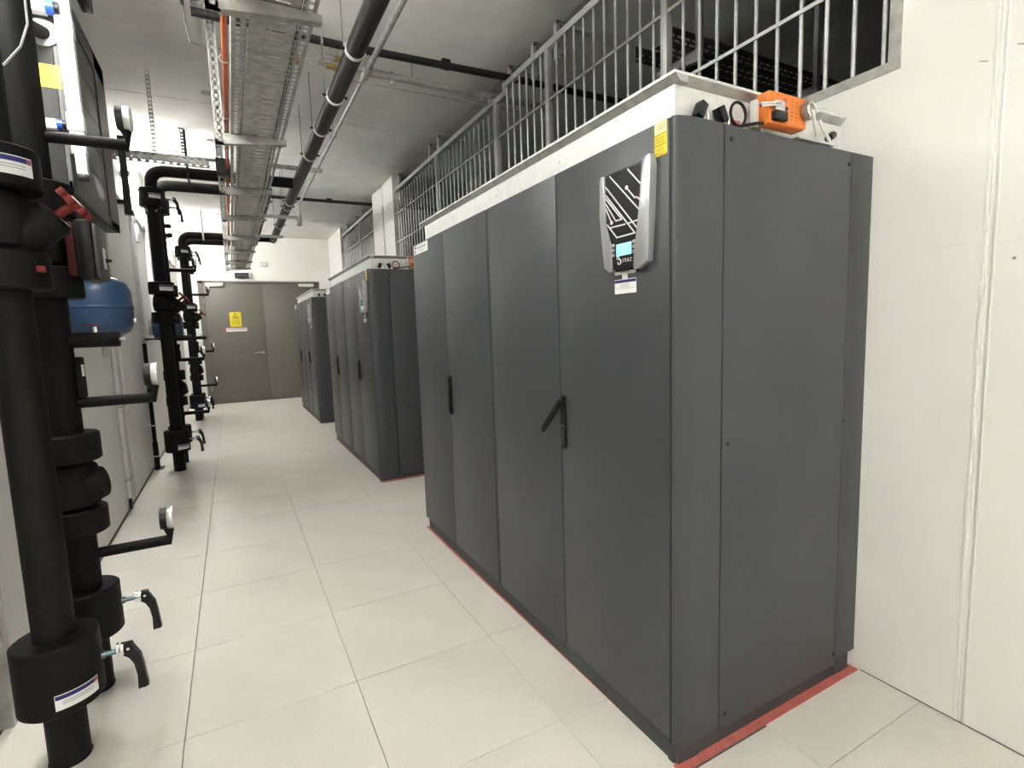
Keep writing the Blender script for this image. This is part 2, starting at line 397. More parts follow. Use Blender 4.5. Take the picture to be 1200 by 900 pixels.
    for yy, zz in ((.242, 1.671), (.242, 1.656), (.242, 1.64), (.143, 1.67), (.143, 1.655), (.143, 1.64), (.219, 1.629)):
        MB().box((-.0242, yy-.0065, zz-.0052), (-.0215, yy+.0065, zz+.0052), bev=.0012).build('key', 'alu', cp)
    rg = MB(); rg.tube([(-.0228, .212+.0075*math.cos(k*PI/7), 1.6165+.0085*math.sin(k*PI/7)) for k in range(2, 15)], .0016, 6); rg.build('emblem_ring', 'paper', cp)
    text('emblem_lettering', 'STULZ', .0155, 'paper', cp, Matrix.Translation((-.0226, .1755, 1.6175)) @ FACE_MX @ Matrix(((1, .25, 0, 0), (0, 1, 0, 0), (0, 0, 1, 0), (0, 0, 0, 1))))
    # labels on the front
    yl = MB().box((-.0012, .025+.0005, 1.899), (.0005, .075, 1.992)).build('rating_label', 'yellow', t, label='yellow three-part rating label')
    MB().box((-.0018, .0265, 1.960), (-.001, .074, 1.991)).build('label_head', 'paley', yl)
    rows(yl, .03, .06, (1.973, 1.980), -.0024, 'greyink', .0015); rows(yl, .034, .07, (1.948, 1.942, 1.936, 1.918, 1.912, 1.906), -.0018, 'yink', .0014)
    MB().box((-.0019, .027, 1.9285), (-.0012, .075, 1.9296)).build('label_rule', 'ink', yl); MB().box((-.0019, .027, 1.9585), (-.0012, .075, 1.9596)).build('label_rule', 'ink', yl)
    l1 = MB().box((-.0012, .160, 1.5775), (.0005, .261, 1.5925)).build('number_label', 'paper', t); rows(l1, .19, .235, (1.584,), -.0018, 'greyink', .003)
    MB().box((-.0014, .198, 1.562), (.0005, .224, 1.5775)).build('square_label', 'paper', t)
    l2 = MB().box((-.0012, .158, 1.516), (.0005, .262, 1.5625)).build('service_label', 'paper', t)
    MB().box((-.0018, .159, 1.551), (-.001, .261, 1.560)).build('label_band', 'navy', l2); rows(l2, .19, .235, (1.538, 1.544), -.0018, 'greyink', .0016); rows(l2, .165, .255, (1.532,), -.0018, 'greyink', .0012)
    l3 = MB().box((-.0012, 2.085, 1.925), (.0005, 2.36, 1.985)).build('maker_label', 'paper', t)
    MB().box((-.0018, 2.31, 1.962), (-.001, 2.34, 1.978)).build('label_band', 'navy', l3); MB().box((-.0018, 2.32, 1.93), (-.001, 2.34, 1.952)).build('label_band', 'bluep', l3)
    rows(l3, 2.12, 2.29, (1.966, 1.958), -.0018, 'navy', .0028); rows(l3, 2.16, 2.27, (1.94,), -.0018, 'greyink', .0025)
    # red sealing strip on the floor round the foot
    st = MB(); st.box((.0, -.038, .0), (UD-.01, .0, .005)); st.prism([(.012, .3), (.012, UL), (-.001, UL), (.0, 1.7), (.010, .6)], 0, .003, 'XY'); st.build('floor_seal_strip', 'tape', t, smooth=False, label='red foam strip under the plinth')
    MB().box((.02, -.044, .0), (.40, -.039, .003)).build('strip_edge', 'slab', t)
    return t
u1 = cooling_unit(True, 'nearest and largest-looking dark cooling unit, its front lever handle swung open')
u2 = cooling_unit(False, 'second dark cooling unit, behind the nearest one, with all handles closed')
u2.location = (1.400, 2.79, 0)
u3 = copy_tree(u2); u3.location = (1.400, 6.60, 0)
u3['label'] = 'farthest dark cooling unit, closest to the double door'

# ---- galvanised plenum frames above the units
def plenum(label, loc, full=True):
    t = thing('plenum_frame', loc, label, 'duct', 'galvanised plenum frames on the cooling units')
    H = .102; L0 = 2.20
    MB().box((0, 0, 0), (.004, L0, H)).build('front_sheet', 'galvw', t)
    MB().box((.003, .0, 0), (.82, .004, H)).build('side_sheet', 'galvw', t)
    MB().box((.003, L0-.004, 0), (.90, L0, H)).build('side_sheet', 'galvw', t)
    f = MB(); f.prism([(.0, H), (-.018, H+.017), (-.022, H+.024), (-.019, H+.025), (.03, H+.025), (.03, H)], -.022, L0+.05, 'XZ'); f.build('front_flange', 'galv', t, smooth=False)
    MB().box((-.0235, -.0235, H+.019), (-.0195, L0+.05, H+.0265)).build('flange_lip', 'galvw', t)
    f = MB(); f.prism([(.0, H), (-.016, H+.017), (-.020, H+.024), (-.017, H+.025), (.03, H+.025), (.03, H)], -.0, .815, 'YZ'); f.build('side_flange', 'galv', t, smooth=False)
    MB().box((-.0195, -.0232, H+.019), (.80, -.0185, H+.0265)).build('flange_lip', 'galvw', t)
    MB().box((.34, -.028, .0), (.356, -.004, H+.022), bev=.002).build('clamp_strip', 'galvw', t)
    for y in (.09, .60, 1.15, 1.7): MB().lathe([(.004, -.002), (.005, 0), (.005, .002)], 8, (-.0, y, .055), 'X').build('rivet', 'galv', t)
    MB().lathe([(.004, -.002), (.005, 0), (.005, .002)], 8, (.0, .03, .028), 'X').build('rivet', 'galv', t)
    # shaft stubs and damper crank parts on the side
    for cx, a in ((.078, .45), (.165, -.5)):
        b = MB(); b.xbox((cx, -.022, .034), (.026, .03, .046), Matrix.Rotation(a, 3, 'Y'), bev=.003); q = b.build('blade_stop', 'blkp', t)
        MB().cyl((cx+.024, -.03, .004), (cx+.024, -.03, .026), .006, 10).build('stop_bolt', 'chrome', q)
    b = MB(); b.tube([(.225+.034*math.cos(k*PI/10), -.036, .041+.034*math.sin(k*PI/10)) for k in range(21)], .0045, 8); b.build('cable_loop', 'blkp', t)
    MB().box((.205, -.03, .0), (.245, -.01, .026), bev=.002).build('terminal_block', 'tape', t)
    MB().box((.19, -.012, .004), (.30, -.004, .06)).build('bearing_plate', 'galvw', t)
    b = MB(); b.tube([(.245, -.03, .012), (.30, -.05, .022), (.36, -.06, .026)], .005, 8, bend=.02); b.build('supply_cable', 'blkp', t)
    b = MB(); b.cyl((.68, -.04, .032), (.72, -.03, .05), .013, 12); b.build('shaft_end', 'blkp', t)
    b = MB(); b.xbox((.64, -.05, .045), (.085, .004, .014), Matrix.Rotation(.75, 3, 'Y')); b.xbox((.60, -.035, .008), (.20, .03, .004), Matrix.Rotation(0, 3, 'Y')); b.build('crank_arm', 'galvw', t)
    return t
p1 = plenum('long galvanised plenum frame on top of the nearest cooling unit', (1.44, -.915, 1.996))
p2 = copy_tree(p1); p2.location = (1.442, 2.825, 1.996); p2['label'] = 'galvanised plenum frame on top of the second cooling unit'
p3 = copy_tree(p1); p3.location = (1.444, 6.635, 1.996); p3['label'] = 'galvanised plenum frame on top of the farthest cooling unit'

def actuator(label, loc):
    t = thing('damper_actuator', loc, label, 'actuator', 'orange damper motors on the plenum frames')
    MB().box((.006, 0, 0), (.184, .046, .096), bev=.006).build('housing', 'orange', t)
    MB().box((.040, -.0015, .004), (.184, .001, .094), bev=.001).build('cover_plate', 'orange', t)
    MB().box((-.020, .030, -.004), (.0, .050, .075), bev=.003).build('mounting_bracket', 'galvw', t)
    c = MB(); c.box((.015, -.018, .006), (.072, -.0, .034), bev=.003); c.build('cable_gland', 'blkp', t)
    b = MB(); b.box((.03, -.006, .040), (.072, -.001, .068), bev=.001); b.build('side_plate', 'galvw', t)
    b = MB(); b.cyl((-.05, -.012, .042), (.05, -.008, .062), .0035, 8); b.cyl((-.05, -.012, .034), (.05, -.008, .054), .0035, 8); b.build('push_rod', 'chrome', t)
    for x, z, sx, sz in ((.078, .074, .018, .01), (.078, .016, .014, .01), (.045, .084, .006, .006)):
        MB().box((x-sx/2, -.003, z-sz/2), (x+sx/2, -.0005, z+sz/2), bev=.0007).build('inset_window', 'tape', t)
    MB().lathe([(.006, -.003), (.007, 0)], 12, (.085, -.001, .05), 'Y').build('dial', 'navy', t)
    for x in (.112, .135):
        b = MB()
        for k in range(6): b.box((x-.003, -.0018, .02+k*.011), (x+(.003 if k % 3 else .0), -.001, .0225+k*.011))
        b.build('printed_text', 'ink', t)
    b = MB(); b.lathe([(.026, -.02), (.028, -.014), (.028, -.006), (.02, .0)], 18, (.178, .0, .055), 'Y'); b.build('shaft_clamp', 'galv', t)
    b = MB(); b.tube([(.178+.02*math.cos(k*PI/8), -.024, .055+.022*math.sin(k*PI/8)) for k in range(12)], .004, 8); b.build('clamp_bolt', 'chrome', t)
    b = MB(); b.xbox((.205, -.018, .02), (.012, .006, .08), Matrix.Rotation(-.35, 3, 'Y'), bev=.001); b.build('lever_arm', 'galvw', t)
    b = MB(); b.cyl((.20, -.02, .055), (.20, -.03, .055), .008, 10); b.build('lever_pin', 'chrome', t)
    return t
a1 = actuator('large orange damper actuator on top of the nearest cooling unit', (1.750, -.990, 2.014))
a2 = copy_tree(a1); a2.location = (1.795, 2.748, 2.012); a2['label'] = 'small orange damper actuator seen behind the nearest unit, on the second unit'

# ================================================================== SAFETY RAILINGS
XRL = XR+.032
def railing(label, y0, y1, posts, ztop, kink=None, z0=SILL+.005, glass=False):
    t = thing('safety_railing', (XRL, y0, 0), label, 'railing')
    top = MB()
    if kink:
        top.box((-.02, .0, ztop-.045), (.02, kink-y0, ztop), bev=.003); top.box((-.02, kink-y0-.04, ztop-.11), (.02, kink-y0, ztop-.04), bev=.003)
        top.box((-.02, kink-y0-.03, ztop-.11), (.02, y1-y0, ztop-.065), bev=.003)
    else: top.box((-.02, 0, ztop-.045), (.02, y1-y0, ztop), bev=.003)
    top.build('top_rail', 'rail', t, smooth=False)
    for z in (3.035, 2.655): MB().box((-.014, 0, z-.008), (-.006, y1-y0, z+.008)).build('mid_rail', 'rail', t)
    MB().box((-.014, 0, z0), (.014, y1-y0, z0+.012)).build('bottom_rail', 'rail', t)
    for p in posts:
        MB().box((-.022, p-y0-.022, z0), (.022, p-y0+.022, ztop-(.066 if kink and p > kink-.03 else .03)), bev=.002).build('post', 'rail', t)
    bar = None; n = int((y1-y0)/.1055)
    for k in range(n):
        y = .03+k*.1055
        if any(abs(y+y0-p) < .035 for p in posts): continue
        if bar is None:
            b = MB(); b.cyl((0, 0, z0), (0, 0, ztop-.09), .0085, 10); bar = b.build('baluster', 'rail', t)
            bar.location = (0, y, 0)
        else:
            o = bar.copy(); COL.objects.link(o); o.parent = t; o.location = (0, y, 0)
        if not kink or y+y0 < kink: bar2 = None
    return t
ra = railing('long galvanised railing closing the wall opening above the nearest unit', -.998, 2.06, (.10, 1.25, 2.075), 3.425, kink=1.93)
rb = railing('galvanised railing between the stepped rail end and the white pier', 2.10, 5.22, (3.54,), 3.37)
rc = railing('farthest railing, between the two white wall piers', 6.38, 9.12, (7.46,), 3.40)
MB().box((.03, .05, SILL+.02), (.036, 2.7, 3.0)).build('mesh_pane', 'glass', rc)
# short filler so the long railing's balusters reach its higher top rail
for o in [k for k in bpy.data.objects if k.parent == ra and k.name.startswith('baluster')]:
    if o.location.y < 1.93-(-.998)-.03: o.scale = (1, 1, 1.042); o.location.z = -.095
# angle brackets holding the opening head to the ceiling
for k, y in enumerate((1.20, 1.52, 1.90, 3.58, 3.87, 5.12, 7.40, 7.97, 8.76)):
    t = MB(); t.box((2.445, y-.02, 3.30), (2.475, y+.02, CH-.001), bev=.002); t.box((2.445, y-.02, CH-.03), (2.75, y+.02, CH-.001), bev=.002)
    o = t.build('ceiling_bracket', 'rail', smooth=False)
    tag(o, ['ceiling angle bracket over the near railing, closest to the camera', 'ceiling angle bracket over the near railing, second from the camera', 'ceiling angle bracket over the step in the railing', 'ceiling angle bracket at the middle post of the second railing, nearer of two', 'ceiling angle bracket at the middle post of the second railing, farther of two', 'ceiling angle bracket beside the near edge of the wide white pier', 'ceiling angle bracket over the farthest railing, beside the wide pier', 'ceiling angle bracket at the middle of the farthest railing', 'ceiling angle bracket over the farthest railing, beside the last pier'][k], 'bracket', 'angle brackets along the railing top')

# ================================================================== PIPE RISERS
PX = -.34
def lever_valve(t, z, x0=.112, big=True):
    b = MB(); b.cyl((x0-.02, 0, z), (x0+.055, 0, z), .009, 12); b.cyl((x0+.0, 0, z), (x0+.012, 0, z), .014, 12); v = b.build('valve_stem', 'zinc', t)
    b = MB(); b.cyl((x0+.048, 0, z+.004), (x0+.054, 0, z+.004), .024, 18); b.cyl((x0+.060, 0, z+.004), (x0+.068, 0, z+.004), .022, 18); b.build('stem_washer', 'chrome', v)
    b = MB(); s = x0+.062
    prof = [(s-.002, z+.022), (s+.030, z+.022), (s+.032, z+.004), (s+.052, z-.030), (s+.058, z-.075), (s+.066, z-.150), (s+.054, z-.155), (s+.050, z-.150),
            (s+.034, z-.156), (s+.036, z-.10), (s+.032, z-.055), (s+.020, z-.030), (s+.002, z-.018)]
    b.prism(prof, -.013, .013, 'XZ', bev=.002); h = b.build('lever_handle', 'blkp', v)
    MB().cyl((s+.018, -.0145, z+.004), (s+.018, .0145, z+.004), .005, 10).build('pivot_pin', 'chrome', h)
def collar(t, z0, z1, r, name='insulated_collar'):
    b = MB(); b.lathe([(r*.5, z0), (r-.006, z0), (r, z0+.006), (r, z1-.006), (r-.008, z1), (r*.5, z1)], 36); return b.build(name, 'blk', t)
def gauge_branch(t, z, x1=.30, g=True, rise=.052):
    b = MB(); b.tube([(.04, 0, z), (x1, 0, z), (x1, 0, z+rise)], .021, 14); q = b.build('gauge_branch', 'blk', t)
    if g:
        c = z+rise+.044
        b = MB(); b.cyl((x1-.026, 0, c), (x1-.002, 0, c), .045, 28); g_ = b.build('pressure_gauge', 'blkp', q)
        b = MB(); b.lathe([(.020, -.002), (.045, -.001), (.0475, .003), (.0475, .020), (.042, .023)], 28, (x1, 0, c), 'X'); b.build('gauge_rim', 'steel', g_)
        b = MB(); b.cyl((x1+.015, 0, c), (x1+.0235, 0, c), .041, 24); b.build('gauge_dial', 'paper', g_)
def label_plate(t, z, r, a=-1.12, w=.105, h=.048, flip=False):
    # curved label wrapped on the collar
    b = MB(); n = 8
    def arc(mb, r_, a0, a1, z0, z1, k=8):
        A = [mb.bm.verts.new((r_*math.cos(a0+(a1-a0)*i/k), r_*math.sin(a0+(a1-a0)*i/k), z0)) for i in range(k+1)]
        B = [mb.bm.verts.new((r_*math.cos(a0+(a1-a0)*i/k), r_*math.sin(a0+(a1-a0)*i/k), z1)) for i in range(k+1)]
        for i in range(k): mb.bm.faces.new((A[i], A[i+1], B[i+1], B[i]))
    da = w/r/2
    arc(b, r+.0008, a-da, a+da, z-h/2, z+h/2); l = b.build('tag_label', 'paper', t)
    b = MB(); arc(b, r+.0014, a-da*.97, a+da*.97, z+h*.18, z+h*.44); b.build('label_band', 'navy', l)
    b = MB(); arc(b, r+.0018, a+da*.75, a+da*.95, z+h*.2, z+h*.42); b.build('label_mark', 'redink', l)
    for q in (.0, -.14): 
        b = MB(); arc(b, r+.0014, a-da*.7, a+da*.7, z+h*q-.001, z+h*q+.0012); b.build('text_line', 'greyink', l)
def wheel_valve(t, z, wheel='red'):
    # slanted regulating valve body with handwheel pointing up to the aisle
    b = MB(); b.cyl((.0, 0, z), (.135, 0, z+.115), .058, 24); b.cyl((.13, 0, z+.11), (.143, 0, z+.121), .056, 24, r2=.046); v = b.build('valve_body', 'blk', t)
    if wheel:
        b = MB(); d = Vector((1, 0, .82)).normalized(); c = Vector((.190, 0, z+.160))
        b.cyl(Vector((.14, 0, z+.118)), c, .014, 12); b.cyl(c-d*.010, c+d*.010, .045, 24)
        e1 = Vector((0, 1, 0)); e2 = d.cross(e1)
        for k in range(8):
            a = k*PI/4; p = c + (e1*math.cos(a)+e2*math.sin(a))*.047
            b.cyl(p-d*.011, p+d*.011, .013, 10)
        w_ = b.build('handwheel', wheel, v)
        b = MB(); b.cyl(c+d*.009, c+d*.014, .022, 16); b.build('wheel_cap', 'galvw', w_)
def riser_pipe(t, hx, z=3.14):
    b = MB(); b.tube([(0, 0, 0), (0, 0, z), (hx-PX, 0, z)], .057, 28, bend=.15, seg=8); return b.build('pipe', 'blk', t)
def riser(kind, y, label, full=True, hx=1.06):
    t = thing('pipe_riser', (PX, y, 0), label, 'pipe', 'black insulated risers on the left')
    if kind == 'A': riser_pipe(t, hx)
    collar(t, 0.001, .012, .060, 'foot_ring')
    collar(t, 2.775, 2.95, .115); label_plate(t, 2.865, .115, a=-1.25); lever_valve(t, 2.86)
    collar(t, 1.885, 2.01, .116); label_plate(t, 1.945, .116, a=-1.02, w=.14, h=.056) if kind == 'A' else None
    collar(t, 1.585, 1.70, .112)
    b = MB(); b.lathe([(.058, 1.70), (.085, 1.72), (.092, 1.78), (.085, 1.85), (.058, 1.885)], 28); b.build('valve_housing', 'blk', t)
    if kind == 'A':
        wheel_valve(t, 1.70)
        collar(t, .215, .445, .117); label_plate(t, .270, .117, a=-.95, w=.125, h=.052); lever_valve(t, .335)
        MB().box((.09, -.07, 1.635), (.112, -.052, 1.655), bev=.003).build('seal_tag', 'red', t)
    else:
        collar(t, .955, 1.065, .106); collar(t, .665, .765, .104)
        b = MB(); b.lathe([(.058, .765), (.085, .78), (.098, .83), (.098, .87), (.085, .93), (.058, .955)], 28); b.build('check_valve_body', 'blk', t)
        b = MB(); b.cyl((.066, -.012, .855), (.106, -.016, .862), .074, 28, r2=.060); b.build('check_valve_cover', 'blk', t)
        collar(t, .235, .435, .112); lever_valve(t, .345)
        gauge_branch(t, .566); gauge_branch(t, 1.180); gauge_branch(t, 2.182, rise=.055)
        b = MB(); b.cyl((.05, 0, 1.425), (.205, 0, 1.425), .030, 20); s = b.build('drain_stub', 'blk', t)
        b = MB(); b.cyl((.20, 0, 1.425), (.225, 0, 1.425), .006, 10); b.build('stub_nipple', 'galv', s)
        b = MB(); b.cyl((.13, 0, 1.45), (.13, 0, 1.476), .007, 8); b.build('stopcock', 'chrome', s)
        b = MB(); b.xbox((.118, 0, 1.483), (.052, .012, .006), Matrix.Rotation(.12, 3, 'Y'), bev=.002); b.build('stopcock_lever', 'red', s)
        MB().box((.055, -.02, 1.20), (.082, .02, 1.36), bev=.006).build('sensor_housing', 'blk', t)
        MB().box((.078, -.022, 1.285), (.0835, -.002, 1.33)).build('sensor_tag', 'paper', t)
    return t
rA = riser('A', .113, 'nearest black insulated riser with red handwheel and labelled foot collar')
rB = riser('B', .52, 'second black insulated riser, directly behind the nearest one, with three dial gauges')
rC = copy_tree(rA); rC.location.y = 4.5; rC['label'] = 'front riser of the middle pair, with large labelled flange under its elbow'
rD = copy_tree(rB); rD.location.y = 4.9; rD['label'] = 'rear riser of the middle pair, mostly hidden by the one in front'
rE = copy_tree(rA); rE.location.y = 8.35; rE['label'] = 'front riser of the farthest pair, nearest to the grey door'
rF = copy_tree(rB); rF.location.y = 8.75; rF['label'] = 'rear riser of the farthest pair, beside the grey door'
riser_pipe(rB, 1.06); riser_pipe(rD, .78, 3.095); riser_pipe(rF, .78, 3.11)
for r_ in (rD, rF):
    for z in (2.56, 2.66):
        b = MB(); b.lathe([(.005, .05), (.02, .055), (.026, .085), (.02, .11), (.005, .115)], 14, (0, 0, z), 'X'); b.build('vent_plug', 'blk', r_)
wheel_valve(rD, 1.70); wheel_valve(rF, 1.70)
# motor drive on the near rear riser: red ring, black housing, grey front
dv = MB().box((.085, -.075, 1.665), (.115, .075, 1.865), bev=.01).build('drive_adapter', 'redshade', rB, label='red adapter ring with shade in its colour')
mh = MB().box((.112, -.085, 1.650), (.170, .085, 1.875), bev=.016).build('drive_housing', 'blkp', rB)
b = MB(); b.box((.168, -.085, 1.655), (.186, .085, 1.862), bev=.012); dc = b.build('drive_cover', 'enc', rB, label='grey drive cover')
MB().box((.1855, -.02, 1.70), (.1875, .03, 1.78), bev=.0006).build('cover_window', 'white', dc)
MB().cyl((.186, .02, 1.735), (.206, .02, 1.735), .010, 12, r2=.004).build('cover_knob', 'blkp', dc)

# ---- overhead headers
def header(x, y0, y1, xe, label, clamps):
    t = thing('header_pipe', (x, 0, 3.12), label, 'pipe')
    b = MB(); b.tube([(0, y0, 0), (0, y1-.055, 0)], .056, 26); b.build('pipe', 'dkpipe', t)
    b = MB(); b.lathe([(.001, -.06)]+[(.06*math.sin(PI*k/10), -.06*math.cos(PI*k/10)) for k in range(1, 10)]+[(.001, .06)], 24, (0, y1, 0.005), 'Y'); b.build('end_elbow', 'blk', t)
    for y in clamps:
        b = MB(); b.lathe([(.056, y-.013), (.0625, y-.012), (.0625, y+.012), (.056, y+.013)], 28, (0, 0, 0), 'Y'); c = b.build('pipe_clamp', 'galvw', t)
        b = MB(); b.box((.058, y-.008, -.008), (.086, y+.008, .008), bev=.002); b.box((-.086, y-.008, -.008), (-.058, y+.008, .008), bev=.002); b.build('clamp_ear', 'blkp', c)
        b = MB(); b.cyl((-.07, y, .0), (-.07, y, CH-3.121), .0028, 8); b.build('hanger_rod', 'enc', c)
    return t
header(1.06, -3.2, 8.35, PX+.3, 'thick dark insulated header pipe running along the ceiling beside the cable tray', (-.1, .62, 1.30, 1.99, 2.66, 3.36, 5.3, 5.6, 6.9))
header(.775, 4.86, 8.75, PX+.3, 'second dark header pipe, mostly hidden above the cable tray', (5.4, 6.6))
# metal struts carrying the cross pipes
def tbar(y, x0, x1, z, label, grp=None):
    b = MB(); b.box((x0, y-.02, z), (x1, y+.02, z+.04), bev=.002); o = b.build('support_channel', 'galv', smooth=False); return tag(o, label, 'support', grp)
tbar(4.2, .70, 1.30, 3.205, 'galvanised channel above the dark elbow right of the cable tray')
tbar(5.9, .70, 1.22, 3.022, 'short galvanised channel crossing between the two header pipes, nearer', None)
tbar(7.5, .70, 1.15, 3.022, 'short galvanised channel crossing between the two header pipes, farther', None)
for y, x in ((4.5, 0.0), (8.35, -.02)):
    b = MB(); b.box((x-.012, y-.066, 3.074), (x+.012, y-.060, CH-.001)); b.box((x-.012, y-.066, 3.074), (x+.012, y+(.47 if y < 6 else .066), 3.080))
    o = b.build('pipe_strap', 'galv' if y > 6 else 'blkp', smooth=False)
    tag(o, 'flat strap hanging the %s cross pipes from the ceiling' % ('middle' if y < 6 else 'farthest'), 'bracket')

# ---- sprinkler style grey conduit with tee and branch
t = thing('grey_pipe', (1.335, 0, 3.40), 'slim bare grey pipe along the ceiling with a branch towards the railing', 'pipe')
b = MB(); b.tube([(0, -3.2, 0), (0, 2.13, 0)], .021, 18); b.build('main_run', 'galv', t)
b = MB(); b.tube([(0, 2.13, 0), (0, 6.66, 0)], .016, 16); b.build('main_run', 'galv', t)
b = MB(); b.cyl((0, 2.05, 0), (0, 2.21, 0), .033, 18); b.cyl((-.12, 2.11, .0), (.02, 2.11, .0), .016, 14); b.cyl((.0, 2.13, 0), (.13, 2.13, 0), .031, 18); b.cyl((-.10, 2.11, 0), (-.07, 2.11, 0), .028, 14); b.build('tee_fitting', 'galv', t)
b = MB(); b.tube([(.1, 2.13, 0), (1.6, 2.13, 0)], .027, 18); b.build('branch', 'galv', t)
for x in (.19, .97, 1.05):
    b = MB(); b.lathe([(.027, -.01), (.036, -.01), (.036, .01), (.027, .01)], 20, (x, 2.13, 0), 'X'); b.box((x-.012, 2.12, -.055), (x+.012, 2.14, -.03), bev=.003); c = b.build('pipe_clamp', 'galv', t)
b = MB(); b.cyl((.36, 2.13, 0), (.36, 2.13, CH-3.401), .005, 8); b.build('hanger_rod', 'galv', t)
for y in (.9, 3.6, 5.2): 
    b = MB(); b.cyl((0, y, 0), (0, y, CH-3.401), .004, 8); b.box((-.03, y-.006, -.006), (.03, y+.006, .006)); b.build('hanger_rod', 'galv', t)
tg = MB(); tg.cyl((1.325, 6.70, 3.10), (1.325, 6.70, 3.28), .036, 22); tg.cyl((1.325, 6.70, 3.28), (1.335, 6.67, 3.385), .012, 12); tg.cyl((1.325, 6.70, 3.085), (1.325, 6.70, 3.10), .028, 18)
o = tg.build('pendant_detector', 'alu'); tag(o, 'silver cylindrical detector hanging from the end of the slim grey pipe', 'detector')
b = MB(); b.tube([(1.10, 2.20, 3.40), (1.26, 2.24, 3.36), (1.9, 2.2, 3.352), (2.7, 2.2, 3.352)], .006, 8); tag(b.build('thin_cable', 'galv'), 'thin grey cable strung below the grey branch pipe', 'cable')
# ---- dark cross pipes on the ceiling
b = MB(); b.tube([(.2, 1.92, 3.455), (1.12, 1.94, 3.455), (2.6, 1.87, 3.455), (6.1, 1.85, 3.455)], .027, 16); o = b.build('cross_pipe', 'dkpipe'); tag(o, 'dark pipe crossing the ceiling and passing over the near railing', 'pipe')
for x in (.98, 1.13):
    b = MB(); b.lathe([(.0275, x-.007), (.033, x-.007), (.033, x+.007), (.0275, x+.007)], 18, (0, 1.935, 3.455), 'X'); b.cyl((x, 1.935, 3.48), (x, 1.935, CH-.001), .003, 8); b.build('pipe_clamp', 'galv', o)
MB().box((1.86, 1.88, 3.43), (1.93, 1.93, 3.5), bev=.006).build('pipe_joint', 'blkp', o)
b = MB(); b.tube([(.6, 6.55, 3.455), (6.1, 6.5, 3.455)], .024, 14); o = b.build('cross_pipe', 'dkpipe'); tag(o, 'thinner dark pipe crossing the ceiling further back, ending behind the white pier', 'pipe')
MB().box((1.72, 6.51, 3.43), (1.80, 6.56, 3.495), bev=.006).build('pipe_joint', 'blkp', o)
# brass valve run
t = thing('brass_valve_run', (.75, 2.2, 3.42), 'thin copper line with two brass valves beside the cable tray', 'valve')
b = MB(); b.lathe([(.004, -.05), (.032, -.035), (.042, 0), (.032, .03), (.012, .05)], 16, (.07, 0, 0), 'X'); b.build('brass_cap', 'brass', t)
b = MB(); b.tube([(.09, 0, 0), (.46, .0, 0), (.55, -.03, 0)], .008, 8); b.tube([(.25, 0, 0), (.27, -.11, .01), (.5, -.11, .01)], .006, 8, bend=.02); b.build('copper_line', 'galv', t)
b = MB(); b.cyl((.30, 0, 0), (.375, 0, 0), .019, 12); b.build('brass_valve', 'brass', t)
b = MB(); b.cyl((.345, -.11, .01), (.42, -.11, .01), .019, 12); b.build('brass_valve', 'brass', t)
for x in (.34, .39):
    MB().cyl((x, -.01, .0), (x, -.01, CH-3.421), .003, 6).build('hanger_rod', 'galv', t)

# ================================================================== CABLE TRAY
TX0, TX1, TZ = .368, .690, 2.772
def tray_mesh(us, holes_u, L, unit, hole_v, u0, z, slot_rows, vertical=None):
    """perforated sheet: us = breakpoints across, slot_rows = [(i, v0, v1, phase)] columns with holes repeated each unit"""
    b = MB(); n = int(L/unit); bm = b.bm
    for i in range(len(us)-1):
        a0, a1 = us[i], us[i+1]
        row = [s for s in slot_rows if s[0] == i]
        def quad(v0, v1):
            if vertical is None: P = [(a0, v0, z), (a1, v0, z), (a1, v1, z), (a0, v1, z)]
            else: P = [(vertical, v0, a0), (vertical, v0, a1), (vertical, v1, a1), (vertical, v1, a0)]
            bm.faces.new([bm.verts.new(p) for p in P])
        if not row: quad(0, n*unit)
        else:
            _, h0, h1, ph = row[0]
            cur = 0
            for k in range(n):
                s = k*unit+h0*unit+ph*unit; e = k*unit+h1*unit+ph*unit
                quad(cur, s); cur = e
            quad(cur, n*unit)
    return b
def solid(o, th=.0015):
    m = o.modifiers.new('thickness', 'SOLIDIFY'); m.thickness = th; m.offset = 0; return o
TRY0 = -1.6; TRL = 9.72-TRY0
t = thing('cable_tray', (0, TRY0, 0), 'long perforated galvanised cable tray hanging along the aisle ceiling', 'cable tray')
w = TX1-TX0
c0, c1 = TX0+.088, TX1-.070
for nm, us, rw, un in (('tray_bottom', [TX0, TX0+.018, TX0+.036, TX0+.050, TX0+.068, c0], [(1, .1, .8, 0), (3, .1, .8, .45)], .05),
                       ('tray_bottom', [c1, TX1-.066, TX1-.048, TX1-.036, TX1-.018, TX1], [(1, .1, .8, 0), (3, .1, .8, .45)], .05),
                       ('tray_bottom', [c0, c0+.045, c0+.060, c0+.072, c0+.130, c1], [(1, .40, .54, 0), (3, .40, .54, 0)], .08)):
    o = solid(tray_mesh(us, None, TRL, un, None, TX0, TZ, rw).build(nm, 'galv', t, smooth=False)); o['kind'] = 'stuff'
rb_ = MB()
for k in range(int(TRL/.08)-1):
    y = .08*k+.0768
    rb_.prism([(y-.010, TZ-.0006), (y-.005, TZ-.0035), (y+.005, TZ-.0035), (y+.010, TZ-.0006)], c0+.004, c1-.004, 'YZ')
rb_ = rb_.build('tray_ribs', 'galv', t, smooth=False); rb_['kind'] = 'stuff'
for x in (TX0, TX1):
    o = solid(tray_mesh([TZ, TZ+.014, TZ+.026, TZ+.06], None, TRL, .05, None, 0, 0, [(1, .15, .8, .2)], vertical=x).build('tray_side', 'galv', t, smooth=False)); o['kind'] = 'stuff'
